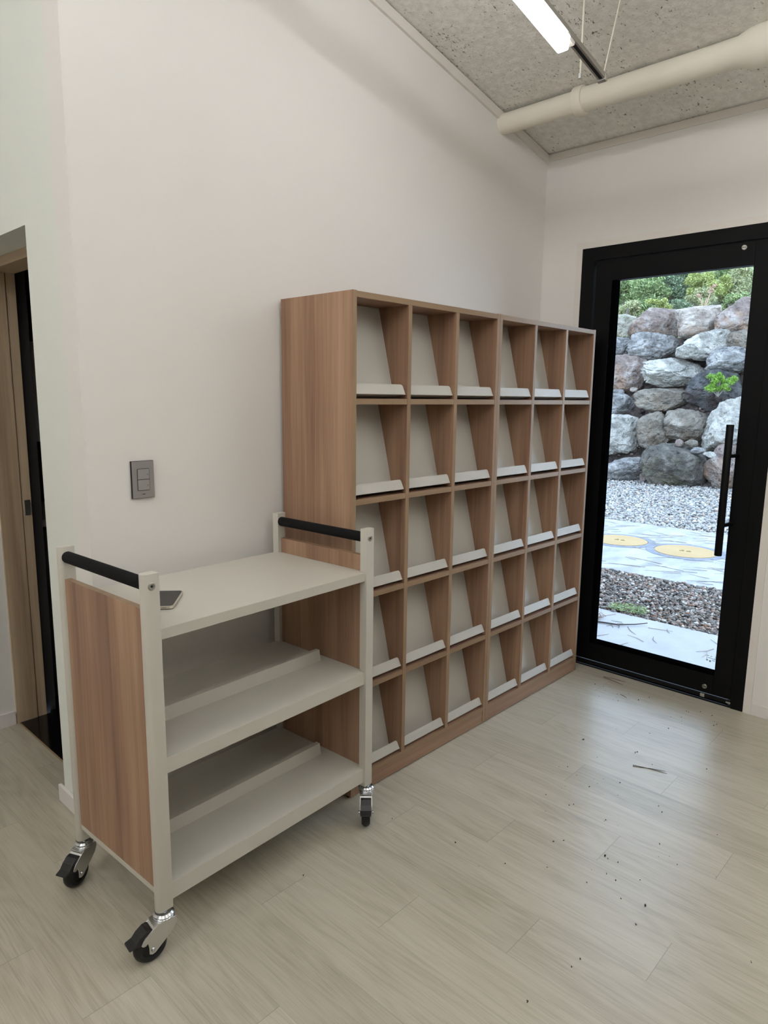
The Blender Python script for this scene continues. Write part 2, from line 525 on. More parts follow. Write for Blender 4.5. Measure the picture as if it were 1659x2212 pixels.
bm = bmesh.new(); prism(bm, [(XF - .1, YF - .1), (XR + .02, YF - .1), (XR + .02, .1), (XL + .1, .1), (XL + .1, YE + .1), (XF - .1, YE + .1)], 2, -0.1, 0.0)
struct('floor', bm, FLOOR, label='pale grey oak vinyl plank floor', cat='floor')

def slopewall(y0, y1, xa, xb, name, m, lab):
    bm = bmesh.new()
    prism(bm, [(xa, 0), (xb, 0), (xb, zc(xb)), (xa, zc(xa))], 1, y0, y1)
    return struct(name, bm, m, label=lab, cat='wall')
slopewall(0.0, 0.10, XL, XR, 'wall_back', WALL, 'tall warm white wall behind the magazine shelves')
# side wall with the deep doorless opening: pier + lintel
bm = bmesh.new()
ZS = 1.867
prism(bm, [(0.10, 0.0), (0.318, 0.0), (0.318, ZS), (YE, ZS), (YE, zc(XL) - .0), (0.10, zc(XL) - .0)], 0, XL, -0.565)
struct('wall_left', bm, WALL_L, label='narrow white wall beside the deep doorway', cat='wall')
slopewall(YE, YE + 0.1, XF, -0.6, 'wall_end', WALL, 'white end wall beyond the doorway at far left')
# wall with the glass door
DY0, DY1, DZ = -1.1337, -0.2216, 2.0975
bm = bmesh.new()
box(bm, XR, XR + 0.16, DY1, 0.1, -0.1, 2.60)
box(bm, XR, XR + 0.16, YF, DY0, -0.1, 2.60)
box(bm, XR, XR + 0.16, DY0, DY1, DZ, 2.60)
bmesh.ops.remove_doubles(bm, verts=bm.verts, dist=1e-5)
struct('wall_right', bm, WALL, label='warm white wall around the black glass door', cat='wall')
slopewall(YF - 0.1, YF, XF, XR, 'wall_front', WALL, 'white wall behind the photographer')
bm = bmesh.new(); box(bm, XF - .1, XF, YF, YE, 0, zc(XF))
struct('wall_rear', bm, WALL, label='white rear wall of the room', cat='wall')

# ceiling: sloping sprayed slab
bm = bmesh.new()
xa, xb = XF, XR + 0.16
n = 1
prism(bm, [(xa, zc(xa)), (xb, zc(xb)), (xb, zc(xb) + .1), (xa, zc(xa) + .1)], 1, YF, YE + .1)
struct('ceiling', bm, CEIL, label='sloping grey sprayed fibre ceiling', cat='ceiling')

# white cover strip where wall and ceiling meet
bm = bmesh.new()
prism(bm, [(XL, zc(XL) - 0.045), (XR, zc(XR) - 0.045), (XR, zc(XR) - 0.006), (XL, zc(XL) - 0.006)], 1, -0.012, 0.0)
struct('trim_1', bm, TRIMW, label='white strip along the top of the tall back wall', cat='trim')
bm = bmesh.new(); box(bm, XR - 0.008, XR, YF, -0.012, zc(XR) - 0.036, zc(XR) - 0.006)
struct('trim_2', bm, TRIMW, label='white strip along the top of the door wall', cat='trim')
# white casing round the black door
bm = bmesh.new()
prism(bm, [(DY0 - .032, 0.0), (DY0, 0.0), (DY0, DZ), (DY1, DZ), (DY1, 0.0), (DY1 + .032, 0.0), (DY1 + .032, DZ + .03), (DY0 - .032, DZ + .03)], 0, XR - 0.006, XR)
struct('trim_3', bm, TRIMW, label='flat white casing around the black door frame', cat='trim')

def basebd(name, b, lab):
    bm = bmesh.new(); box(bm, *b, bev=0.003); struct(name, bm, BASEB, label=lab, cat='baseboard')
basebd('baseboard_left', (XL - 0.012, XL, -0.012, 0.345, 0, 0.06), 'white baseboard on the narrow wall behind the cart')
basebd('baseboard_back', (XL, XR, -0.012, 0.0, 0, 0.06), 'white baseboard behind the magazine shelves')
basebd('baseboard_right', (XR - 0.010, XR, YF, DY0 - 0.032, 0, 0.055), 'white baseboard right of the glass door')
basebd('baseboard_end', (XF, -0.605, YE - 0.012, YE, 0, 0.06), 'white baseboard at the far left doorway')
basebd('baseboard_front', (XF, XR, YF, YF + 0.012, 0, 0.06), 'white baseboard behind the photographer')

# ------------------------------------------------------------------ setting: dark kitchen beyond the opening
bm = bmesh.new()
box(bm, -0.47, 2.2, 0.11, 0.16, 0, 2.6)      # back of the tall wall
box(bm, 2.2, 2.3, 0.11, 1.8, 0, 2.6)
box(bm, -0.47, 2.3, 1.7, 1.8, 0, 2.6)
box(bm, -0.5, 2.3, 0.11, 1.8, 2.45, 2.55)
box(bm, -0.60, -0.43, YE + .025, 1.8, -.1, 2.6)
box(bm, -0.55, -0.44, 0.11, 1.8, 1.90, 2.5)
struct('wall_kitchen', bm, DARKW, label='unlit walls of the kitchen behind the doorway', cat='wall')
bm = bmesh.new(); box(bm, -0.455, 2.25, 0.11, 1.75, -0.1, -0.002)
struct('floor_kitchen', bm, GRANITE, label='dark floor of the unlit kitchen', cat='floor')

d2 = tag(thing('door_2', 'oak lined doorway into the dark kitchen', 'door', (-0.53, YE, 0)), kind='structure')
def ch(o, p):
    o.parent = p; o.matrix_parent_inverse = Matrix.Translation(p.location).inverted(); return o
bm = bmesh.new()
box(bm, -0.60, -0.517, YE - 0.008, YE + 0.04, 0.0, ZS, bev=0.002)
box(bm, -0.513, -0.478, YE - 0.004, YE + 0.04, 0.0, ZS, bev=0.002)
box(bm, -0.519, -0.511, YE + 0.002, YE + 0.03, 0.0, ZS)
ch(obj('jamb', bm, WOOD_J), d2)
bm = bmesh.new(); box(bm, -0.575, -0.48, 0.32, YE - 0.008, 1.832, ZS, bev=0.002)
ch(obj('header', bm, WOOD_JH), d2)
bm = bmesh.new(); box(bm, -0.565, -0.48, 0.25, 0.318, 0.0, ZS, bev=0.002)
ch(obj('jamb', bm, WOOD_J), d2)
bm = bmesh.new(); box(bm, -0.507, -0.484, YE - 0.007, YE - 0.003, 0.88, 0.943, bev=0.001)
box(bm, -0.482, -0.478, YE - 0.007, YE + 0.01, 0.895, 0.93)
ch(obj('strike_plate', bm, ZINC), d2)
bm = bmesh.new(); box(bm, -0.589, -0.455, 0.318, YE - 0.002, -0.01, 0.002)
ch(obj('threshold', bm, GRANITE), d2)
bm = bmesh.new(); box(bm, -0.594, -0.589, 0.318, YE - 0.012, -0.01, 0.003)
ch(obj('threshold_edge', bm, mat('tan_edge_strip', (150, 126, 96), 0.6)), d2)

CABM = mat('kitchen_cabinet_white', (196, 194, 190), 0.5)
CABD = mat('kitchen_cabinet_dark', (70, 68, 66), 0.4)
t = thing('wall_cabinet', 'dim pale wall cabinet in the dark kitchen', 'cabinet', (0.3, 1.5, 1.16))
bm = bmesh.new(); box(bm, -0.70, 0.75, -0.17, 0.19, 0.0, 0.44, bev=0.003); obj('body', bm, CABM, t)
for k in range(3):
    bm = bmesh.new(); box(bm, -0.70 + k * 0.483, -0.70 + k * 0.483 + 0.478, -0.19, -0.172, 0.0, 0.43, bev=0.002); obj('door', bm, CABM, t)
t = thing('base_cabinet', 'dark base cabinet with pale worktop in the dark kitchen', 'cabinet', (0.3, 1.45, 0.0))
bm = bmesh.new(); box(bm, -0.70, 0.75, -0.26, 0.24, 0.0, 0.80, bev=0.003); obj('body', bm, CABD, t)
for k in range(3):
    bm = bmesh.new(); box(bm, -0.70 + k * 0.483, -0.70 + k * 0.483 + 0.478, -0.28, -0.262, 0.08, 0.78, bev=0.002); obj('door', bm, CABD, t)
bm = bmesh.new(); box(bm, -0.72, 0.76, -0.30, 0.24, 0.80, 0.832, bev=0.004); obj('worktop', bm, CABM, t)

# ------------------------------------------------------------------ glass door
d1 = tag(thing('door_1', 'black framed glass door looking out on a boulder wall', 'door', (XR, -0.68, 0)), kind='structure')
XO = XR + 0.11
def dch(name, bm, m, parent=None, smooth=None):
    o = obj(name, bm, m, None, smooth)
    if parent is None: ch(o, d1)
    else:
        o.parent = parent
    return o
LY0, LY1, LZ0, LZ1 = -1.077, -0.288, 0.036, 2.034       # door leaf
GY0, GY1, GZ0, GZ1 = -0.998, -0.400, 0.142, 1.9375      # glass opening
bm = bmesh.new()
prism(bm, [(DY0, 0.0), (LY0 - .003, 0.0), (LY0 - .003, LZ1 + .004), (LY1 + .003, LZ1 + .004), (LY1 + .003, 0.0), (DY1, 0.0), (DY1, DZ), (DY0, DZ)], 0, XR - 0.004, XO)
# groove beside the hinge stile
dch('door_frame', bm, BLACKAL)
bm = bmesh.new(); box(bm, XR + 0.02, XO, LY0 - .003, LY1 + .003, -0.05, 0.012); box(bm, XR + .0, XR + .02, LY0, LY1, -0.05, 0.006)
dch('door_sill', bm, BLACKAL)
bm = bmesh.new(); box(bm, XR + 0.008, XR + 0.016, LY0, LY1, 0.012, 0.030, bev=0.002)
dch('bottom_seal', bm, BLACKAL2)
leaf = bpy.data.objects.new('door_leaf', None); C.objects.link(leaf); ch(leaf, d1)
LX0, LX1 = XR + 0.006, XR + 0.050
def stile(b, name='stile', m=BLACKAL, bev=0.002):
    bm = bmesh.new(); box(bm, *b, bev=bev); return dch(name, bm, m, leaf)
stile((LX0, LX1, LY0, GY0, LZ0, LZ1))
stile((LX0, LX1, GY1 + .022, LY1 - .006, LZ0, LZ1))
stile((LX0 + .003, LX1, GY1, GY1 + .0225, GZ0 - .02, GZ1 + .02), 'glazing_bead', BEADM)
stile((LX0, LX1, GY0, GY1 + .022, GZ1, LZ1), 'top_rail')
stile((LX0, LX1, GY0, GY1 + .022, LZ0, GZ0 - .014), 'bottom_rail')
stile((LX0 + .004, LX1, GY0, GY1, GZ0 - .0145, GZ0), 'glazing_bead', BEADM)
bm = bmesh.new(); box(bm, LX0 + .036, LX0 + .042, GY0 - .01, GY1 + .01, GZ0 - .01, GZ1 + .01)
dch('glass_pane', bm, GLASS, leaf)
# etched safety mark in the lower corner of the pane
bm = bmesh.new()
random.seed(4)
for (y, z, a, b) in [(-.952, .205, .012, .0025), (-.968, .204, .007, .0025), (-.950, .197, .004, .003), (-.962, .195, .013, .0025), (-.974, .194, .008, .0025),
                     (-.950, .190, .004, .003), (-.983, .192, .009, .002), (-.951, .183, .009, .005), (-.979, .185, .014, .002), (-.986, .205, .003, .003), (-.985, .197, .006, .003)]:
    box(bm, LX0 + .0348, LX0 + .0358, y - a / 2, y + a / 2, z - b / 2, z + b / 2)
prism(bm, [(-.9685, .1765), (-.9605, .1765), (-.9605, .182), (-.9645, .187), (-.9685, .182)], 0, LX0 + .0348, LX0 + .0358)
dch('glass_mark', bm, mat('grey_glass_print', (150, 165, 176), 0.6), leaf)
# pull bar
bm = bmesh.new()
lathe(bm, [(0, 0.704), (.0145, .704), (.0155, .7055), (.0155, 1.2755), (.0145, 1.277), (0, 1.277)], (XR - 0.060, -0.9855, 0), (0, 0, 1), 24)
for z in (0.842, 1.1435):
    tube(bm, (XR - 0.060, -0.9985, z), (LX0 + .002, -1.010, z), 0.0085, n=16)
    tube(bm, (LX0 - .004, -1.010, z), (LX0 + .002, -1.010, z), 0.014, n=20)
h = dch('pull_handle', bm, BLACKAL, leaf, 40)
h['label'] = 'long black vertical pull bar'
for z, y in ((2.0115, -0.955), (0.0665, -0.9615)):
    bm = bmesh.new()
    lathe(bm, [(0, -.004), (.009, -.004), (.0108, -.0025), (.0108, .001)], (LX0, y, z), (1, 0, 0), 24)
    bmm = bm
    box(bmm, LX0 - .0046, LX0 - .0036, y - .008, y + .008, z - .0012, z + .0012, mat=1)
    o = dch('lock_cap', bm, [STEELCAP, BLACKAL2], leaf, 40); o['label'] = 'round steel lock cap'
for y in (-0.30, -1.07):
    bm = bmesh.new(); tube(bm, (XR + .02, y, 0.006), (XR + .02, y, 0.034), 0.007, n=16); box(bm, XR + .004, XR + .03, y - .012, y + .012, 0.016, 0.024, bev=.002)
    dch('pivot', bm, ZINC, None, 40)
bm = bmesh.new(); box(bm, XR + .004, XR + .018, -0.965, -0.945, 0.013, 0.030, bev=.002); dch('floor_bolt', bm, ZINC)

# ------------------------------------------------------------------ magazine shelves
UW, UD, UH, PT = 0.80, 0.366, 1.70, 0.018
CW = (UW - 4 * PT) / 3
RZ = [0.075, 0.399, 0.723, 1.047, 1.371]
def shelf_unit(x0, label):
    t = thing('magazine_shelf', label, 'shelf', (x0, 0, 0), group='walnut magazine shelves')
    Y0, Y1 = -UD, -0.014
    E = {'-y': 1}
    for x in (0.0, UW - PT):
        bxo('side_panel', (x, x + PT, Y0, Y1, 0.006, UH), [WOOD_V, WOOD_E], t, 0.001, edge=E)
    bxo('top_panel', (PT, UW - PT, Y0 + .0006, Y1, UH - 0.0205, UH - .0015), [WOOD_H, WOOD_EH], t, 0.001, edge=E)
    bxo('bottom_panel', (PT, UW - PT, Y0 + .0006, Y1, 0.057, 0.0745), [WOOD_H, WOOD_EH], t, 0.001, edge=E)
    bxo('plinth', (PT, UW - PT, Y0 + .003, Y0 + .021, 0.004, 0.058), WOOD_H, t, 0.001)
    bxo('back_panel', (PT, UW - PT, Y1 - .006, Y1 - .001, 0.06, UH - .02), WOOD_V, t, 0)
    for k in (1, 2):
        x = k * (CW + PT)
        bxo('divider', (x, x + PT, Y0 + .0003, Y1 - .006, 0.0745, UH - .0205), [WOOD_V, WOOD_E], t, 0.001, edge=E)
    for r in range(1, 5):
        for k in range(3):
            x = PT + k * (CW + PT)
            bxo('shelf_board', (x, x + CW, Y0 + .0012, Y1 - .006, RZ[r] - .019, RZ[r]), [WOOD_H, WOOD_EH], t, 0.001, edge=E)
    for x in (0.009, UW - .009):
        for y in (Y0 + .02, Y1 - .02):
            bm = bmesh.new(); lathe(bm, [(0, 0), (.008, 0), (.008, .006), (0, .006)], (x, y, 0), (0, 0, 1), 16); obj('foot', bm, PLASTIC, t)
    # tilted display plates with a turned-up lip
    th = 0.0012
    for r in range(5):
        zb = RZ[r]
        top = (RZ[r + 1] - .019 if r < 4 else UH - .0205) - 0.001
        for k in range(3):
            xa = PT + k * (CW + PT) + .0008; xb = xa + CW - .0016
            A = Vector((0, -0.304, zb + 0.0015)); n = Vector((0, -.2425, -.0) )
            d = Vector((0, 0.25, 1.0)); L = (top - A.z)
            B = A + d * L
            fpan = Vector((0, -0.3615, zb + 0.0155))
            nrm = Vector((0, -1, .25)).normalized()
            bm = bmesh.new()
            prism(bm, [(A.y, A.z), (B.y, B.z), (B.y + th * 1.1, B.z), (A.y + th * .6, A.z - .0003)], 0, xa, xb)
            prism(bm, [(A.y, A.z), (A.y + th * .6, A.z - .0003), (fpan.y + .0005, fpan.z - th), (fpan.y, fpan.z)], 0, xa, xb)
            p = obj('display_plate', bm, PLATE, t); p['label'] = 'tilted pale grey display plate'
            # lip with rounded top corners, slightly narrower than the plate
            la, lb = xa + .009, xb - .010
            hgt, rc = 0.0345, 0.011
            up = Vector((0, 0.25, 1.0)).normalized()
            out = [(la - .006, 0.0), (lb + .0055, 0.0)]
            for a in range(0, 91, 15):
                out.append((lb - rc + rc * math.cos(math.radians(a)), hgt - rc + rc * math.sin(math.radians(a))))
            for a in range(90, 181, 15):
                out.append((la + rc + rc * math.cos(math.radians(a)), hgt - rc + rc * math.sin(math.radians(a))))
            bm = bmesh.new()
            o0 = fpan - Vector((0, 0, th))
            F = [bm.verts.new((x, o0.y + up.y * h, o0.z + up.z * h)) for x, h in out]
            R = [bm.verts.new((x, o0.y + up.y * h + .0014, o0.z + up.z * h - .0003)) for x, h in out]
            bm.faces.new(F); bm.faces.new(R[::-1])
            for i in range(len(out)):
                bm.faces.new((F[i], R[i], R[(i + 1) % len(out)], F[(i + 1) % len(out)]))
            bmesh.ops.recalc_face_normals(bm, faces=bm.faces)
            obj('lip', bm, PLATE, p)
    return t
shelf_unit(0.0, 'walnut fifteen-slot magazine shelf standing next to the cart')
shelf_unit(UW + 0.0006, 'walnut fifteen-slot magazine shelf standing next to the glass door')

# ------------------------------------------------------------------ book cart
cart = thing('book_cart', 'greige metal rolling book cart with walnut end panels and black grips', 'cart', (-0.8013, -0.5222, 0.0110), 0.0443)
cart.scale = (0.992,) * 3
CL, CWD, PA, PD = 0.794, 0.4437, 0.041, 0.027
PZ0, PZ1 = 0.112, 0.9733
def post(x, y, left):
    pts = []
    r = PD / 2 - .0005
    pts += [(PA, 0), (PA, PD)] if left else [(0, PD), (0, 0)]
    cx = r if left else PA - r
    for a in range(0, 181, 15):
        t_ = math.radians(90 + a) if left else math.radians(-90 + a)
        pts.append((cx + r * 1.0 * math.cos(t_), PD / 2 + PD / 2 * math.sin(t_)))
    bm = bmesh.new()
    prism(bm, [(x + a, y + b) for a, b in pts], 2, PZ0, PZ1, bev=0.0012)
    return obj('post', bm, METAL, cart, 30)
for x, left in ((0, True), (CL - PA, False)):
    for y in (0, CWD - PD): post(x, y, left)
for x, lab in ((0.010, 'left'), (CL - 0.028, 'right')):
    E = {'+z': 1}
    bxo('end_panel', (x, x + .018, PD, CWD - PD, 0.166, 0.886), [WOOD_V, WOOD_EH], cart, 0.0008, edge=E)['label'] = 'walnut laminate end panel'
    bxo('end_channel', (x, x + .018, PD, CWD - PD, 0.150, 0.165), METAL, cart, 0.001)
def tray(z0, z1):
    bm = bmesh.new()
    xi, xo = 0.028, CL - 0.028
    a, b = PA, CL - PA
    y0, y1 = 0.0076, CWD - 0.0076
    pts = [(a, y0), (b, y0), (b, PD), (xo, PD), (xo, CWD - PD), (b, CWD - PD), (b, y1), (a, y1), (a, CWD - PD), (xi, CWD - PD), (xi, PD), (a, PD)]
    prism(bm, pts, 2, z0, z1, bev=0.0012)
    return bm
for z0, z1 in ((0.8079, 0.8354), (0.4673, 0.5079), (0.1265, 0.1739)):
    s = obj('shelf', tray(z0, z1), METAL, cart)
for z in (0.5079, 0.1739):
    bm = bmesh.new()
    prism(bm, [(0.181, z), (0.187, z + .037), (0.203, z + .037), (0.207, z)], 0, 0.05, 0.729, bev=0.001)
    obj('book_stop', bm, METAL, cart)
for x in (0.0205, CL - 0.027):
    bm = bmesh.new(); lathe(bm, [(0, PD), (.0150, PD), (.0158, PD + .003), (.0158, CWD - PD - .003), (.0150, CWD - PD), (0, CWD - PD)], (x, 0, 0.945), (0, 1, 0), 28)
    obj('grip', bm, FOAM, cart, 40)['label'] = 'black foam push grip'
    for y, s in ((0, -1), (CWD, 1)):
        bm = bmesh.new()
        lathe(bm, [(0, -.0004), (.0042, -.0004), (.0045, .0014), (.0072, .0019), (.0086, .0010), (.0096, .0005), (.0098, -.001)], (x + .001, y, 0.944), (0, s, 0), 24)
        lathe(bm, [(0, .0006), (.0034, .0006)], (x + .001, y, 0.944), (0, s, 0), 6, mat=1)
        obj('bolt', bm, [STEELCAP, PLASTIC], cart, 40)
def caster(x, y, ang, name='caster'):
    """swivel caster, trailing along ang (radians, in cart space)"""
    root = bpy.data.objects.new(name, None); C.objects.link(root); root.parent = cart
    root.location = (x, y, -0.0111); root.rotation_euler = (0, 0, ang); root.scale = (1.10,) * 3
    R, TR = 0.0385, 0.034
    bm = bmesh.new()
    # ball race rings
    lathe(bm, [(0, .118), (.0105, .118), (.0105, .108), (.019, .107), (.0235, .103), (.0235, .1005), (.0205, .099), (.0225, .097), (.0225, .0935), (.017, .091), (0, .091)], (0, 0, 0), (0, 0, 1), 28)
    obj('swivel_head', bm, CHROME, root, 35)
    bm = bmesh.new()
    prof = [(-.023, .093), (.020, .093), (.037, .083), (.055, .069), (.060, .060), (.056, .055), (.050, .0545), (.045, .058), (.0425, .045), (.0425, .030), (.036, .0265), (.029, .028), (.004, .048), (-.016, .066), (-.0235, .080)]
    for s in (-1, 1):
        prism(bm, prof, 1, s * .0175 - .001, s * .0175 + .001, bev=0.0006)
    box(bm, -.022, .030, -.0175, .0175, .0905, .0935, bev=.001)
    prism(bm, [(.018, .0925), (.020, .0935), (.052, .0715), (.050, .0700)], 1, -.0175, .0175)
    obj('fork', bm, ZINC, root)
    bm = bmesh.new()
    hw = 0.0125
    lathe(bm, [(0.0, -hw + .003), (.021, -hw + .003), (.023, -hw), (R - .007, -hw), (R - .002, -hw * .62), (R, -hw * .2), (R, hw * .2), (R - .002, hw * .62), (R - .007, hw), (.023, hw), (.021, hw - .003), (0, hw - .003)], (TR, 0, R), (0, 1, 0), 40)
    obj('wheel', bm, RUBBER, root, 35)
    bm = bmesh.new()
    lathe(bm, [(0, -.0225), (.0042, -.0225), (.005, -.0205), (.005, .0205), (.0042, .0225), (0, .0225)], (TR, 0, R), (0, 1, 0), 16)
    obj('axle', bm, CHROME, root, 40)
    bm = bmesh.new()
    prism(bm, [(.030, .083), (.036, .0875), (.046, .0865), (.060, .077), (.070, .066), (.084, .0615), (.0855, .0585), (.083, .0570), (.068, .0590), (.060, .0560), (.047, .0600), (.036, .0720)], 1, -.0155, .0155, bev=0.0012)
    obj('brake_pedal', bm, PLASTIC, root)
    return root
caster(0.0205, PD / 2, math.radians(180 - 8))
caster(0.0205, CWD - PD / 2, math.radians(180 + 22))
caster(CL - 0.0205, PD / 2, math.radians(222))
caster(CL - 0.0205, CWD - PD / 2, math.radians(200))

# phone lying on the cart
def cartpt(x, y, z):
    a = 0.0443
    k = 0.992
    return Vector((-0.8013 + k * (x * math.cos(a) - y * math.sin(a)), -0.5222 + k * (x * math.sin(a) + y * math.cos(a)), z * k + 0.0110))
pc = cartpt(0.1686, 0.1914, 0.8354)
ph = thing('smartphone', 'smartphone with dark screen lying on the cart top', 'phone', pc, math.radians(47) + 0.0443)
def rrect(hx, hy, r, n=8):
    o = []
    for cx, cy, a0 in ((hx - r, hy - r, 0), (-hx + r, hy - r, 90), (-hx + r, -hy + r, 180), (hx - r, -hy + r, 270)):
        for k in range(n + 1):
            a = math.radians(a0 + 90 * k / n); o.append((cx + r * math.cos(a), cy + r * math.sin(a)))
    return o
HX, HY = 0.071, 0.0355
bm = bmesh.new(); prism(bm, rrect(HX, HY, .011), 2, 0.0018, 0.0095, bev=0.0012); obj('phone_frame', bm, mat('champagne_metal_frame', (208, 202, 188), 0.3, 0.6), ph, 40)
bm = bmesh.new(); prism(bm, rrect(HX - .001, HY - .001, .010), 2, 0.0, 0.0019); obj('phone_back', bm, mat('brown_phone_back', (70, 58, 44), 0.4), ph)
bm = bmesh.new(); prism(bm, rrect(HX - .0022, HY - .0022, .009), 2, 0.0094, 0.00985); obj('screen', bm, mat('dark_phone_screen', (52, 50, 50), 0.45, 0, 0.3), ph)
bm = bmesh.new()
for k, wd in enumerate((.0022, .0014, .0018, .0016, .0008)):
    y = -.0165 + k * .0024
    box(bm, -HX - .0003, -HX + .001, y - wd / 2, y + wd / 2, .0046, .0060)
obj('edge_lettering', bm, mat('dark_print', (70, 58, 50), 0.6), ph)

# light switch on the wall
sw = thing('light_switch', 'grey double rocker light switch on the tall wall above the cart', 'switch', (-0.5238, -0.0045, 1.1243))
bm = bmesh.new(); box(bm, -.0355, .0355, -.0035, .0045, -.0560, .0560, bev=.001); obj('rim', bm, BLACKP, sw)
bm = bmesh.new()
box(bm, -.0345, .0345, -.0055, -.0030, -.0550, .0550, bev=.0008)
obj('cover_plate', bm, SWITCHM, sw)
bm = bmesh.new(); prism(bm, rrect(.0196, .0330, .003), 2, 0.0056, 0.0060)
bm2 = bm; bmesh.ops.rotate(bm2, verts=bm2.verts, matrix=Matrix.Rotation(math.radians(90), 3, 'X')); obj('rocker_gap', bm2, BLACKP, sw)
for z in (0.0162, -0.0162):
    bm = bmesh.new(); box(bm, -.0182, .0182, -.0078, -.0055, z - .0154, z + .0154, bev=.001)
    r_ = obj('rocker', bm, SWITCHB, sw)
    bm = bmesh.new(); tube(bm, (.0128, -.0081, z - .001), (.0128, -.0076, z - .001), .0016, n=12); obj('indicator', bm, mat('dark_indicator', (92, 88, 84), 0.5), r_)
bm = bmesh.new()
for k, (dz, hh) in enumerate(((-.0002, .0022), (0, .0018), (.0005, .0026), (0.0002, .0018), (-.0002, .0030))):
    box(bm, -.0042 + k * .0019 - .0007, -.0042 + k * .0019 + .0007, -.0059, -.0054, -.0440 + dz - hh / 2, -.0440 + dz + hh / 2)
obj('maker_mark', bm, mat('dark_mark', (50, 47, 44), 0.6), sw)

# ------------------------------------------------------------------ LED line lights, rail and pipe under the ceiling
SL = Vector((1, 0, -CS)).normalized()
def line_light(x_end, y, drop, length, label, group=None, led=LEDM):
    """a lit bar hung under a slim aluminium rail, both running down the slope; x_end = low end of the rail"""
    t = thing('linear_light', label, 'lamp', (x_end, y, zc(x_end) - drop), group=group)
    t.rotation_euler = (0, math.atan(CS), 0)
    L = length
    bm = bmesh.new()
    box(bm, -L, 0, -.014, .014, -.006, .010, bev=.0015); box(bm, -L, -.002, -.0055, .0055, -.0068, -.0058, mat=1)
    r = obj('rail', bm, [ALU, BLACKAL2], t)
    bm = bmesh.new(); box(bm, -.012, .004, -.015, .015, -.012, .011, bev=.0015); obj('end_cap', bm, ZINC, t)
    bm = bmesh.new(); box(bm, -L, -.262, -.020, .020, -.062, -.014, bev=.008, seg=3); obj('diffuser', bm, led, t)
    bm = bmesh.new(); box(bm, -L, -.22, -.010, .010, -.018, -.0062, bev=.001); obj('lamp_body', bm, TRIMW, t)
    return t
DROP = 0.29
re_ = on_plane(1302, 170, (CS, 0, 1), 2.575 + CS * XR - DROP)
lt = line_light(re_.x, re_.y, DROP, 3.0, 'lit linear ceiling light hung on a slim aluminium rail')
def wire(top, bot, parent, r=.0022, name='suspension_wire', m=PIPEM):
    bm = bmesh.new(); tube(bm, top, bot, r, n=8)
    o = obj(name, bm, m)
    o.parent = parent; o.matrix_parent_inverse = parent.matrix_basis.inverted()
    return o
P0 = lt.location
DROP2 = 0.33
wt = on_plane(1318, 0, (0, 1, 0), P0.y)
wire((P0.x + .06, P0.y - .02, zc(P0.x + .06)), (P0.x - .006, P0.y - .004, P0.z + .008), lt)
wire((P0.x - 1.5, P0.y, zc(P0.x - 1.5)), (P0.x - 1.5, P0.y, zc(P0.x - 1.5) - DROP), lt)
for k, (x, y) in enumerate(((1.1, -1.55), (-0.3, -0.95), (-1.7, -1.05), (-2.6, 0.9), (-3.1, -0.2), (-3.1, -2.6), (-4.4, -0.2))):  # unseen bars added to brighten walls, floor and cart
    l2 = line_light(x, y, DROP2, 2.0, 'unseen linear ceiling light added to brighten the room', 'added ceiling line lights out of view', LEDM2)
    l2.rotation_euler = (0, 0, math.pi / 2)
    for yy in (y - .1, y - 1.8):
        o = wire((x, yy, zc(x)), (x, yy, zc(x) - DROP2), l2)
        o.matrix_parent_inverse = (Matrix.Translation(l2.location) @ Matrix.Rotation(math.pi / 2, 4, 'Z')).inverted()

t = thing('hanger_rod', 'thin white rod hanging from the ceiling in front of the pipe clamp', 'rod', (0.864, -0.617, zc(0.864)))
bm = bmesh.new(); tube(bm, (0, 0, .0), (0, 0, -.242), .0035, n=10); obj('rod', bm, PIPEM, t, 40)
bm = bmesh.new(); tube(bm, (0, 0, -.236), (0, 0, -.252), .008, n=6); obj('nut', bm, ZINC, t)

pipe = thing('ceiling_pipe', 'white painted pipe under the ceiling from wall to door wall side', 'pipe', (1.295, 0, 2.604))
bm = bmesh.new()
prof = [(.042, 0.0), (.043, .01), (.043, .36), (.046, .40), (.048, .9), (.050, 1.00), (.064, 1.04), (.068, 1.07), (.068, 1.19), (.058, 1.21), (.052, 1.24), (.052, 5.2)]
lathe(bm, prof, (0, 0, 0), (0, -1, -0.0), 36)
obj('pipe_run', bm, PIPEM, pipe, 50)
bm = bmesh.new()
lathe(bm, [(.044, .368), (.0545, .368), (.0555, .371), (.0555, .405), (.0545, .408), (.044, .408)], (0, 0, 0), (0, -1, 0), 36)
box(bm, -.010, .010, -.402, -.378, .045, .075, bev=.002)
obj('pipe_clamp', bm, PIPEM, pipe, 40)

# ------------------------------------------------------------------ outside: paving, gravel, manholes
GZ = -0.05
def slab(name, x0, x1, y0, y1, m, label, cat='paving'):
    bm = bmesh.new(); box(bm, x0, x1, y0, y1, GZ - .12, GZ, bev=.006)
    return struct(name, bm, m, label=label, cat=cat)
slab('door_slab', XR + 0.16, 2.85, -6, 5, CONC, 'pale concrete slab just outside the glass door')
slab('path_slab', 3.955, 6.31, -6, 7, CONC2, 'pale concrete strip with two yellow manhole covers')
bm = bmesh.new(); box(bm, 2.85, 3.955, -6, 7, GZ - .14, GZ - .025); box(bm, 6.31, 11.2, -6, 9, GZ - .14, GZ - .025)
struct('gravel_bed', bm, GBASE, label='beds under the gravel strips', cat='ground')

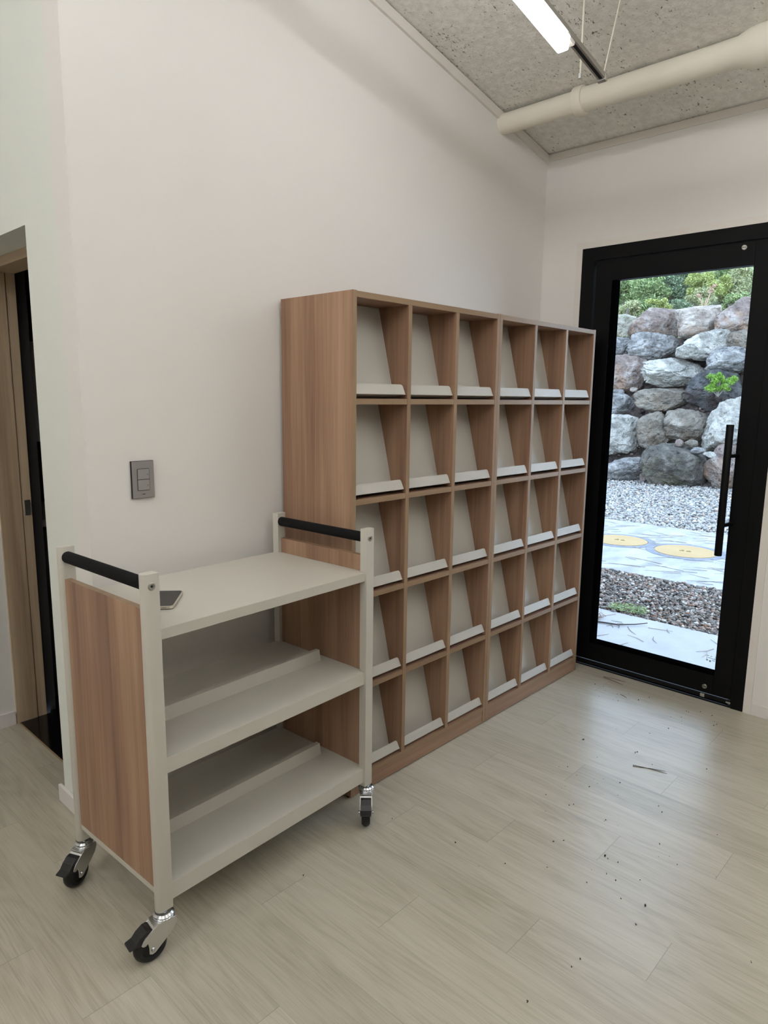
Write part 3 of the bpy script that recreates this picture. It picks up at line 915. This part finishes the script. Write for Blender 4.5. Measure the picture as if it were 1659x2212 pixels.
ICO = bmesh.new(); bmesh.ops.create_icosphere(ICO, subdivisions=1, radius=1.0)
ICO.verts.ensure_lookup_table()
IV = np.array([v.co[:] for v in ICO.verts]); IFc = np.array([[v.index for v in f.verts] for f in ICO.faces]); ICO.free()
OV = np.array([(1, 0, 0), (-1, 0, 0), (0, 1, 0), (0, -1, 0), (0, 0, 1), (0, 0, -1)], float)
OF = np.array([(0, 2, 4), (2, 1, 4), (1, 3, 4), (3, 0, 4), (2, 0, 5), (1, 2, 5), (3, 1, 5), (0, 3, 5)])
def rotmats(n, rng):
    q = rng.normal(size=(n, 4)); q /= np.linalg.norm(q, axis=1)[:, None]
    w_, x, y, z = q.T
    return np.stack([1 - 2 * (y * y + z * z), 2 * (x * y - z * w_), 2 * (x * z + y * w_), 2 * (x * y + z * w_), 1 - 2 * (x * x + z * z), 2 * (y * z - x * w_), 2 * (x * z - y * w_), 2 * (y * z + x * w_), 1 - 2 * (x * x + y * y)], 1).reshape(n, 3, 3)
def stones(name, pos, size, base, faces, m, label, cat, seed):
    rng = np.random.default_rng(seed)
    n = len(pos)
    V = base[None] * rng.uniform(.75, 1.2, (n, len(base), 1)) * (rng.uniform(.55, 1.15, (n, 1, 3)) * size[:, None, None])
    V = np.einsum('nij,nkj->nki', rotmats(n, rng), V)
    V[:, :, 2] *= .8
    V += pos[:, None]
    F = faces[None] + (np.arange(n) * len(base))[:, None, None]
    o = npmesh(name, V.reshape(-1, 3), F.reshape(-1, faces.shape[1]), m)
    return tag(o, label, cat, None, 'stuff')
rng = np.random.default_rng(7)
def band(n, x0, x1, yfun, z0, z1):
    x = rng.uniform(x0, x1, n); y = np.array([rng.uniform(*yfun(v)) for v in x])
    return np.stack([x, y, rng.uniform(z0, z1, n)], 1)
P = band(15000, 2.845, 3.96, lambda x: (-1.5, 1.6), GZ - .022, GZ + .002)
stones('brown_gravel', P, rng.uniform(.008, .019, len(P)), IV, IFc, GRAVEL_B, 'strip of brown and grey gravel between the concrete strips', 'gravel', 1)
P = band(26000, 6.30, 10.9, lambda x: (-1.6 + (x - 6.3) * .35, 2.6 + (x - 6.3) * .75), GZ - .03, GZ + .004)
stones('pale_gravel', P, rng.uniform(.014, .034, len(P)), OV, OF, GRAVEL_W, 'wide bed of pale gravel in front of the boulders', 'gravel', 2)

def manhole(x, y, r, label):
    t = thing('manhole_cover', label, 'manhole', (x, y, GZ), group='yellow manhole covers in the path')
    bm = bmesh.new(); lathe(bm, [(r + .085, -.01), (r + .08, .0035), (r + .012, .005), (r + .012, -.01)], (0, 0, 0), (0, 0, 1), 56); obj('mortar_ring', bm, RINGC, t, 40)
    bm = bmesh.new(); lathe(bm, [(r, -.01), (r, .007), (r - .006, .009), (r - .012, .007), (0, .007)], (0, 0, 0), (0, 0, 1), 56)
    for k in range(4, 12):
        rr = r * k / 13
        lathe(bm, [(rr, .0065), (rr + .003, .0088), (rr + .009, .0088), (rr + .012, .0065)], (0, 0, 0), (0, 0, 1), 48)
    obj('lid', bm, MANH, t, 40)
    bm = bmesh.new()
    # cast letters, read from the door (left is +y, up is +x)
    def bar(u0, w0, u1, w1, r_=.004):
        polytube(bm, [(w0, -u0, .0085), (w1, -u1, .0085)], r_, 6)
    k = .55 * r / .275
    ring = [(-.055 + .022 * math.cos(2 * math.pi * i / 12), .022 + .022 * math.sin(2 * math.pi * i / 12)) for i in range(13)]
    for (a0, b0), (a1, b1) in zip(ring, ring[1:]): bar(a0 * k, b0 * k, a1 * k, b1 * k)
    bar(-.055 * k, 0, -.055 * k, -.030 * k); bar(-.095 * k, -.030 * k, -.015 * k, -.030 * k)
    bar(.055 * k, .045 * k, .022 * k, .008 * k); bar(.055 * k, .045 * k, .088 * k, .008 * k)
    bar(.015 * k, -.008 * k, .095 * k, -.008 * k); bar(.055 * k, -.008 * k, .055 * k, -.045 * k)
    obj('raised_letters', bm, MANHD, t)
manhole(5.16, 1.02, 0.265, 'yellow round manhole cover farther left beyond the glass door')
manhole(5.12, 0.35, 0.275, 'yellow round manhole cover behind the pull bar end')

# ------------------------------------------------------------------ outside: boulder wall
BK = 0.62
BN, BKK = (1.0, 0.0, -BK), 10.35 + BK * 0.05
bm = bmesh.new()
# earth bank behind the boulders, as a rough grid
nx, ny = 26, 44
grid = []
for i in range(nx):
    row = []
    for j in range(ny):
        z = GZ - .15 + i * 2.75 / (nx - 1); y = -4 + j * 14 / (ny - 1)
        x = 10.55 + BK * (z + .05) + .16 * mnoise.noise(Vector((y * 1.3, z * 1.3, 2.0))) + .06 * mnoise.noise(Vector((y * 5, z * 5, 4.0)))
        row.append(bm.verts.new((x, y, z)))
    grid.append(row)
for i in range(nx - 1):
    for j in range(ny - 1):
        bm.faces.new((grid[i][j], grid[i][j + 1], grid[i + 1][j + 1], grid[i + 1][j]))
struct('earth_bank', bm, SOIL, None, 180, label='dark brown earth between the boulders', cat='ground')
HR = Vector((RT.x, RT.y, 0)).normalized(); HF = Vector((FW.x, FW.y, 0)).normalized()
def boulder(u, v, wp, hp, kind, label, seed, push=0.0, rough=1.0, depth=0.85, sub=5, cat='boulder', name='boulder', tilt=0.0):
    c = on_plane(u, v, BN, BKK + push)
    s = (c - CAM).dot(FW) / FPX
    W2, H2 = wp * s / 2 * 1.03, hp * s / 2 * 1.03
    D2 = depth * (W2 + H2) / 2
    rnd = random.Random(seed)
    bm = bmesh.new(); bmesh.ops.create_icosphere(bm, subdivisions=sub, radius=1.0)
    cuts = []
    for _ in range(11):
        n = Vector((rnd.gauss(0, 1), rnd.gauss(0, 1), rnd.gauss(0, .8))).normalized()
        cuts.append((n, rnd.uniform(.66, .9)))
    off = Vector((seed * 3.7, seed * 1.9, seed * .7))
    for vt in bm.verts:
        p = vt.co.copy()
        # squarish, block-like stone
        m_ = max(abs(p.x), abs(p.y), abs(p.z)); p = p * (1 + .18 * (1 / m_ - 1) * 1.6)
        for n, d in cuts:
            e = p.dot(n) - d
            if e > 0: p -= n * e * .88
        q = p * 1.6 + off
        nz = mnoise.fractal(q, 1.0, 2.1, 5)
        rg = abs(mnoise.noise(p * 2.6 + off * 2))
        rg2 = abs(mnoise.noise(Vector((p.x * 4.5, p.y * 4.5, p.z * 8.5)) + off * 3))
        p += p.normalized() * (nz * .125 - (0.10 - min(rg, .10)) * .8 - (0.06 - min(rg2, .06)) * .5) * rough
        vt.co = p
    xs = [v_.co.x for v_ in bm.verts]; zs = [v_.co.z for v_ in bm.verts]
    kx = 2 / (max(xs) - min(xs)); kz = 2 / (max(zs) - min(zs)); mx, mz = (max(xs) + min(xs)) / 2, (max(zs) + min(zs)) / 2
    ct, st = math.cos(tilt), math.sin(tilt)
    for vt in bm.verts:
        p = vt.co
        a, b_ = (p.x - mx) * kx * W2, (p.z - mz) * kz * H2
        a, b_ = a * ct - b_ * st, a * st + b_ * ct
        vt.co = HR * a + HF * (p.y * D2) + Vector((0, 0, b_))
    o = obj(name, bm, ROCK[kind], None, 50)
    o.location = c
    return tag(o, label, cat)
B = [
 (1333, 712, 86, 62, 'yellow', 'yellowish lichen boulder at top left behind the door glass', .15),
 (1418, 706, 114, 80, 'brown', 'rusty brown rounded boulder in the top row of the wall', .12),
 (1514, 698, 100, 74, 'pink', 'pale pinkish rounded boulder in the top row of the wall', .12),
 (1604, 692, 116, 100, 'brown', 'large brown boulder with orange stain at top right', .05),
 (1328, 750, 84, 44, 'grey', 'small grey boulder in the second row at the left stile', 0),
 (1411, 750, 108, 62, 'grey', 'long grey boulder below the rusty brown one', -.05),
 (1527, 746, 140, 66, 'white', 'largest pale flat boulder in the second row', -.05),
 (1602, 738, 62, 50, 'tan', 'small tan boulder squeezed under the top right boulder', .05),
 (1346, 806, 104, 80, 'brown', 'purplish brown boulder with a white patch at left', 0),
 (1457, 805, 140, 62, 'white', 'white pitted boulder lying in the middle row', -.05),
 (1576, 779, 104, 60, 'grey', 'craggy light grey boulder right of the white pitted one', -.05),
 (1546, 843, 128, 90, 'dark', 'dark boulder carrying a bright green shrub', 0),
 (1336, 873, 84, 48, 'grey', 'low grey boulder with pale top at the left stile', 0),
 (1431, 865, 118, 52, 'tan', 'long low tan boulder below the white pitted one', -.05),
 (1588, 922, 118, 126, 'white', 'big white craggy boulder behind the pull bar', -.05),
 (1338, 941, 90, 90, 'white', 'white boulder with a dark hollow at left', -.05),
 (1415, 930, 76, 80, 'tan', 'cracked tan boulder next to the white hollow one', -.05),
 (1488, 922, 108, 76, 'tan', 'grey brown layered boulder above the big mossy one', 0),
 (1352, 1014, 88, 54, 'grey', 'layered pale grey stone at the foot on the left', 0),
 (1456, 1006, 142, 96, 'mossy', 'big mossy grey boulder at the foot of the wall', -.1),
 (1570, 1008, 86, 100, 'brown', 'purplish boulder at the foot behind the pull bar', 0),
 # stones beyond the glass edges, seen from a step aside
 (1258, 725, 90, 70, 'grey', 'grey boulder in the upper rows hidden left of the glass', 0),
 (1255, 810, 96, 84, 'tan', 'tan boulder in the middle rows hidden left of the glass', 0),
 (1256, 905, 92, 88, 'white', 'white boulder in the lower rows hidden left of the glass', 0),
 (1262, 990, 90, 80, 'grey', 'grey boulder at the foot hidden left of the glass', 0),
 (1668, 790, 90, 90, 'grey', 'grey boulder in the upper rows hidden right of the glass', 0),
 (1676, 900, 96, 96, 'tan', 'tan boulder in the middle rows hidden right of the glass', 0),
 (1664, 1010, 100, 100, 'dark', 'dark boulder at the foot hidden right of the glass', 0),
]
for i, (u, v, wp, hp, k, lab, push) in enumerate(B):
    boulder(u, v, wp, hp, k, lab, i + 3, push, 1.25 if k in ('white', 'grey', 'dark') else .9)
for i, (u, v, wp, hp, k, lab) in enumerate([
    (1391, 1030, 18, 22, 'brown', 'small reddish stone left of the mossy boulder'),
    (1318, 1026, 36, 24, 'grey', 'small grey stone at the lower left glass corner'),
    (1467, 957, 18, 17, 'brown', 'small reddish brown stone on top of the mossy boulder'),
    (1492, 957, 30, 15, 'tan', 'small tan pebble on top of the mossy boulder'),
    (1533, 982, 28, 13, 'white', 'small white flat stone right of the mossy boulder top'),
    (1508, 973, 30, 14, 'grey', 'small grey flat stone on the right top of the mossy boulder'),
    (1369, 842, 16, 10, 'pink', 'small pinkish stone under the purplish boulder'),
    (1335, 847, 26, 12, 'grey', 'small grey stone above the low left boulder')]):
    boulder(u, v, wp, hp, k, lab, 60 + i, -.42 if v > 940 and u > 1440 else -.12, .7, sub=3, cat='stone', name='stone')
# crumbs of stone lying on the earth between the boulders
n = 1500
yy = rng.uniform(-2, 8, n); zz = rng.uniform(-.05, 2.3, n)
P = np.stack([10.47 + BK * (zz + .05) + rng.uniform(-.05, .10, n), yy, zz], 1)
stones('stone_chips', P, rng.uniform(.02, .06, n), IV, IFc, islands('earth_chips', [(0.0, (84, 74, 72)), (.5, (128, 112, 108)), (1.0, (178, 168, 164))]), 'stone chips and crumbs in the earth between the boulders', 'rubble', 3)

# ------------------------------------------------------------------ outside: hillside and trees
bm = bmesh.new()
nx, ny = 22, 36
grid = []
for i in range(nx):
    row = []
    for j in range(ny):
        x = 11.9 + i * 18 / (nx - 1); y = -8 + j * 34 / (ny - 1)
        z = 1.95 + (x - 11.9) * .36 + .3 * min(1, (x - 11.9) / 4) * mnoise.noise(Vector((x * .4, y * .4, 1.0)))
        if i == 0: z = 2.2
        row.append(bm.verts.new((x, y, z)))
    grid.append(row)
for i in range(nx - 1):
    for j in range(ny - 1):
        bm.faces.new((grid[i][j], grid[i + 1][j], grid[i + 1][j + 1], grid[i][j + 1]))
struct('hillside', bm, HILL, None, 180, label='scrub covered hillside rising behind the boulder wall', cat='ground')

def leaves(centers, radii, n, size, seed, aspect=2.6):
    rg = np.random.default_rng(seed)
    k = rg.integers(0, len(centers), n)
    d = rg.normal(size=(n, 3)); d /= np.linalg.norm(d, axis=1)[:, None]
    P = centers[k] + d * (radii[k][:, None] * rg.uniform(.05, 1.0, (n, 1)) ** .6) * np.array([1, 1, .75])
    T = np.array([(-.5, 0, 0), (0, -.5 / aspect, .06), (.5, 0, 0), (0, .5 / aspect, .06)])
    s = rg.uniform(.6, 1.3, n) * size
    V = np.einsum('nij,kj->nki', rotmats(n, rg), T) * s[:, None, None] + P[:, None]
    F = np.arange(n * 4).reshape(n, 4)
    return V.reshape(-1, 3), F
def tree(name, label, cat, u, v, wp, hp, dist, kind, n, leaf, seed, nb=20, group=None, trunk=True):
    d = ray(u, v); s_ = dist / d.dot(FW)
    c = CAM + d * s_
    s = dist / FPX
    W2, H2 = wp * s / 2, hp * s / 2
    rg = np.random.default_rng(seed)
    base = Vector((c.x, c.y, c.z - H2 * 1.25))
    t = thing(name, label, cat, base, 0, group)
    cen = np.stack([rg.uniform(-.8, .8, nb) * W2, rg.uniform(-.6, .6, nb) * W2, H2 * 1.25 + rg.uniform(-.8, .8, nb) * H2], 1)
    rad = rg.uniform(.30, .62, nb) * min(W2, H2)
    V, F = leaves(cen, rad, int(n * 1.5), leaf * .85, seed, 3.2)
    npmesh('foliage', V, F, LEAF[kind], t)
    if trunk:
        bm = bmesh.new()
        for k in range(4):
            e = cen[k]
            polytube(bm, [(0, 0, -.15), (e[0] * .2, e[1] * .2, e[2] * .4), (e[0] * .7, e[1] * .7, e[2] * .75), tuple(e)], [.05, .04, .025, .012], 7)
        obj('trunk', bm, BARK, t, 60)
    return t
T = [
 ('pale green leafy tree at the upper left of the glass', 'tree', 1350, 622, 90, 74, 17.5, 'pine', 5200, .10),
 ('mid green pine crown left of the middle above the rusty boulder', 'tree', 1408, 632, 84, 88, 16.5, 'pine', 5200, .09),
 ('dark green pine crown in the middle of the glass top', 'tree', 1460, 620, 80, 88, 16.8, 'dark', 5200, .09),
 ('low lime green bush above the rusty brown boulder', 'bush', 1420, 668, 74, 36, 14.6, 'lime', 2800, .07),
 ('olive scrub bush at left above the yellowish boulder', 'bush', 1350, 676, 76, 44, 14.8, 'olive', 3000, .08),
 ('grey green scrub behind the pinkish boulder', 'bush', 1514, 650, 84, 56, 15.2, 'olive', 3600, .08),
 ('lime tipped pine branch crown right of the middle', 'tree', 1530, 616, 92, 52, 16.0, 'lime', 4200, .09),
 ('pale olive tree at the upper right of the glass', 'tree', 1588, 618, 84, 84, 16.6, 'olive', 5000, .10),
 ('dark scrub between the two round top boulders', 'bush', 1466, 668, 52, 44, 14.9, 'dark', 2600, .07),
 ('green bush above the large brown boulder at right', 'bush', 1584, 655, 66, 40, 15.0, 'pine', 2800, .08),
 ('broad dark crown far up the hill behind the left trees', 'tree', 1380, 590, 150, 90, 21.0, 'dark', 6000, .13),
 ('broad pale crown far up the hill behind the right trees', 'tree', 1540, 580, 170, 90, 21.5, 'pine', 6500, .13),
 ('wide hazy crown at the hilltop behind the left trees', 'tree', 1360, 625, 130, 80, 18.8, 'olive', 6000, .11),
 ('wide hazy crown at the hilltop behind the middle trees', 'tree', 1470, 600, 130, 90, 19.3, 'olive', 6500, .11),
 ('wide hazy crown at the hilltop behind the right trees', 'tree', 1600, 600, 130, 90, 19.0, 'pine', 6000, .11),
 ('tree crown hidden left of the glass', 'tree', 1250, 620, 110, 110, 17.0, 'dark', 5200, .11),
 ('tree crown hidden right of the glass', 'tree', 1690, 600, 120, 110, 17.0, 'pine', 5200, .11),
]
for i, (lab, cat, u, v, wp, hp, dist, kind, n, lf) in enumerate(T):
    tree('hillside_tree' if cat == 'tree' else 'hillside_bush', lab, cat, u, v, wp, hp, dist, kind, n, lf, 100 + i)
# bright shrub growing on the dark boulder
pb = on_plane(1551, 850, BN, BKK - .45)
t = thing('green_shrub', 'bright green little shrub growing on the dark boulder', 'shrub', pb)
rg = np.random.default_rng(5)
cl_ = [((-.03, .03, .27), .11, 12), ((.11, -.11, .17), .09, 8), ((-.10, .10, .10), .07, 6), ((.02, -.02, .12), .08, 7), ((.17, -.17, .25), .05, 4)]
cen = np.concatenate([np.array(c0) + rg.normal(size=(k, 3)) * r0 * .5 for c0, r0, k in cl_]); rad = rg.uniform(.04, .075, len(cen))
V, F = leaves(cen, rad, 5200, .05, 5, 6.0); npmesh('foliage', V, F, LEAF['bright'], t)
bm = bmesh.new()
for e in cen[::3]: polytube(bm, [(0, 0, -.05), tuple(e * .5), tuple(e)], [.010, .007, .003], 6)
obj('stem', bm, BARK, t, 60)
# dry straw coloured sprig on the top row
ps = on_plane(1520, 668, BN, BKK + .25)
t = thing('dry_sprig', 'dry straw coloured sprig above the pinkish boulder', 'plant', ps)
bm = bmesh.new()
for e, kk in (((.10, -.10, .44), .05), ((-.09, .09, .28), .03), ((.02, -.02, .20), .02)):
    e = Vector(e)
    polytube(bm, [(0, 0, -.1), tuple(e * .5 + Vector((.02, 0, 0))), tuple(e)], [.012, .011, .007], 6)
obj('stem', bm, STRAW, t, 60)
V, F = leaves(np.array([(.09, -.09, .41), (.08, -.08, .33), (-.08, .08, .25), (.13, -.13, .44)]), np.array([.06, .05, .055, .05]), 200, .055, 8, 4.0)
npmesh('dry_leaves', V, F, STRAW, t)

# ------------------------------------------------------------------ needles, twigs and crumbs
def needles(name, items, m, label, cat, r=.0012, kind='stuff'):
    bm = bmesh.new()
    for (x, y, z, a, L, bend) in items:
        d = Vector((math.cos(a), math.sin(a), 0)); p = Vector((-d.y, d.x, 0))
        c = Vector((x, y, z))
        polytube(bm, [c - d * L / 2, c + p * bend * L, c + d * L / 2 + Vector((0, 0, .001))], [r, r, r * .6], 4)
    o = obj(name, bm, m)
    return tag(o, label, cat, None, kind)
rnd = random.Random(11)
it = [(rnd.uniform(1.95, 2.8), rnd.uniform(-1.0, .5), GZ + .003, rnd.uniform(0, 6.3), rnd.uniform(.05, .16), rnd.uniform(-.12, .12)) for _ in range(46)]
needles('pine_needles', it, NEEDLES, 'scattered dry pine needles on the slab outside the door', 'pine needles', .0016)
it = [(rnd.uniform(4.0, 6.25), rnd.uniform(-.5, 1.8), GZ + .004, rnd.uniform(1.0, 2.6), rnd.uniform(.12, .36), rnd.uniform(-.1, .1)) for _ in range(120)]
needles('pine_needles', it, NEEDLES, 'dry pine needles scattered over the manhole strip', 'pine needles', .0019)
# a forked twig with dry needles on the slab
t = thing('fallen_twig', 'fallen forked pine twig on the slab at the left glass edge', 'twig', (2.55, -.09, GZ))
bm = bmesh.new()
polytube(bm, [(-.06, .24, .006), (-.02, .10, .008), (.01, 0, .008), (.02, -.06, .010), (.10, -.14, .012), (.17, -.19, .016)], [.006, .006, .0055, .005, .004, .003], 7)
polytube(bm, [(.02, -.06, .010), (.0, -.08, .012), (-.03, -.09, .010)], [.004, .003, .002], 6)
polytube(bm, [(-.02, .10, .008), (.08, .08, .015), (.13, .12, .02)], [.004, .003, .002], 6)
obj('branch', bm, mat('dark_twig_bark', (84, 76, 74), .9), t, 60)
bm = bmesh.new()
for k in range(26):
    a = rnd.uniform(.6, 2.6); L = rnd.uniform(.06, .13)
    s0 = Vector((rnd.uniform(.0, .13), rnd.uniform(.06, .14), .012))
    polytube(bm, [s0, s0 + Vector((math.cos(a) * L, math.sin(a) * L, rnd.uniform(0, .03)))], [.0016, .001], 4)
obj('dry_needles', bm, mat('rusty_needles', (150, 120, 100), .9), t)
# green tuft at the gravel edge
t = thing('pine_sprig', 'green pine sprig lying on the gravel edge', 'plant', (2.90, -.02, GZ + .01))
bm = bmesh.new(); polytube(bm, [(-.05, .12, .0), (0, 0, .012), (.03, -.12, .012)], [.005, .004, .003], 6); obj('branch', bm, BARK, t, 60)
rg = np.random.default_rng(3)
V, F = leaves(np.array([(0, .03, .02), (.02, -.05, .02), (.03, -.12, .02)]), np.array([.06, .07, .06]), 420, .05, 6, 9.0)
V[:, 2] = np.abs(V[:, 2]) * .6
npmesh('needles', V, F, LEAF['pine'], t)

def floorpt(u, v): return on_plane(u, v, (0, 0, 1), 0.0)
def needle_pair(name, pts, label, m):
    t = None
    bm = bmesh.new()
    for a, b, bend in pts:
        A, B_ = floorpt(*a), floorpt(*b)
        d = (B_ - A); p = Vector((-d.y, d.x, 0)) * bend
        mid = (A + B_) / 2 + p
        up = Vector((0, 0, .0014))
        polytube(bm, [A + up, (A + mid) / 2 + up + p * .25, mid + up * 1.6, (B_ + mid) / 2 + up + p * .25, B_ + up], [.0009, .0011, .0011, .0010, .0006], 5)
    return tag(obj(name, bm, m), label, 'pine needle')
NB = mat('dark_needle', (70, 62, 54), .8)
needle_pair('pine_needle', [((1367, 1653), (1441, 1672), .02), ((1367, 1656), (1438, 1667), .02)], 'pair of long pine needles lying on the open floor', NB)
needle_pair('pine_needle', [((1304, 1462), (1352, 1474), .0), ((1304, 1463), (1345, 1480), .01)], 'pair of thin pine needles on the floor by the door sill', NB)
needle_pair('pine_needle', [((1340, 1500), (1354, 1508), .0)], 'short pine needle on the floor before the door', NB)
# crumbs tracked in over the floor
pix = []
for k in range(60): pix.append((rnd.gauss(1330, 150), rnd.gauss(1720, 170)))
for k in range(30): pix.append((rnd.uniform(1260, 1580), 0))
P = []
for (u, v) in pix:
    if v == 0: v = 1452 + (u - 1250) * .30 + rnd.uniform(6, 40)
    p = floorpt(u, v)
    if -1.0 < p.x < XR - .02 and p.y < -.45: P.append((p.x, p.y, .0012))
for (u, v) in [(983, 1822), (1313, 1856), (1307, 1850), (1430, 1756), (1444, 1574), (1330, 1903), (1394, 1958), (1372, 1626), (1139, 2166), (1226, 1657), (1425, 1825), (1310, 1889), (1623, 2080), (655, 1892)]:
    p = floorpt(u, v); P += [(p.x, p.y, .0016), (p.x + .004, p.y + .002, .0014)]
P = np.array(P)
stones('floor_crumbs', P, rng.uniform(.0012, .0040, len(P)), IV * np.array([1, 1, .45]), IFc, SPECKS, 'dirt crumbs tracked in over the floor in front of the door', 'dirt', 9)
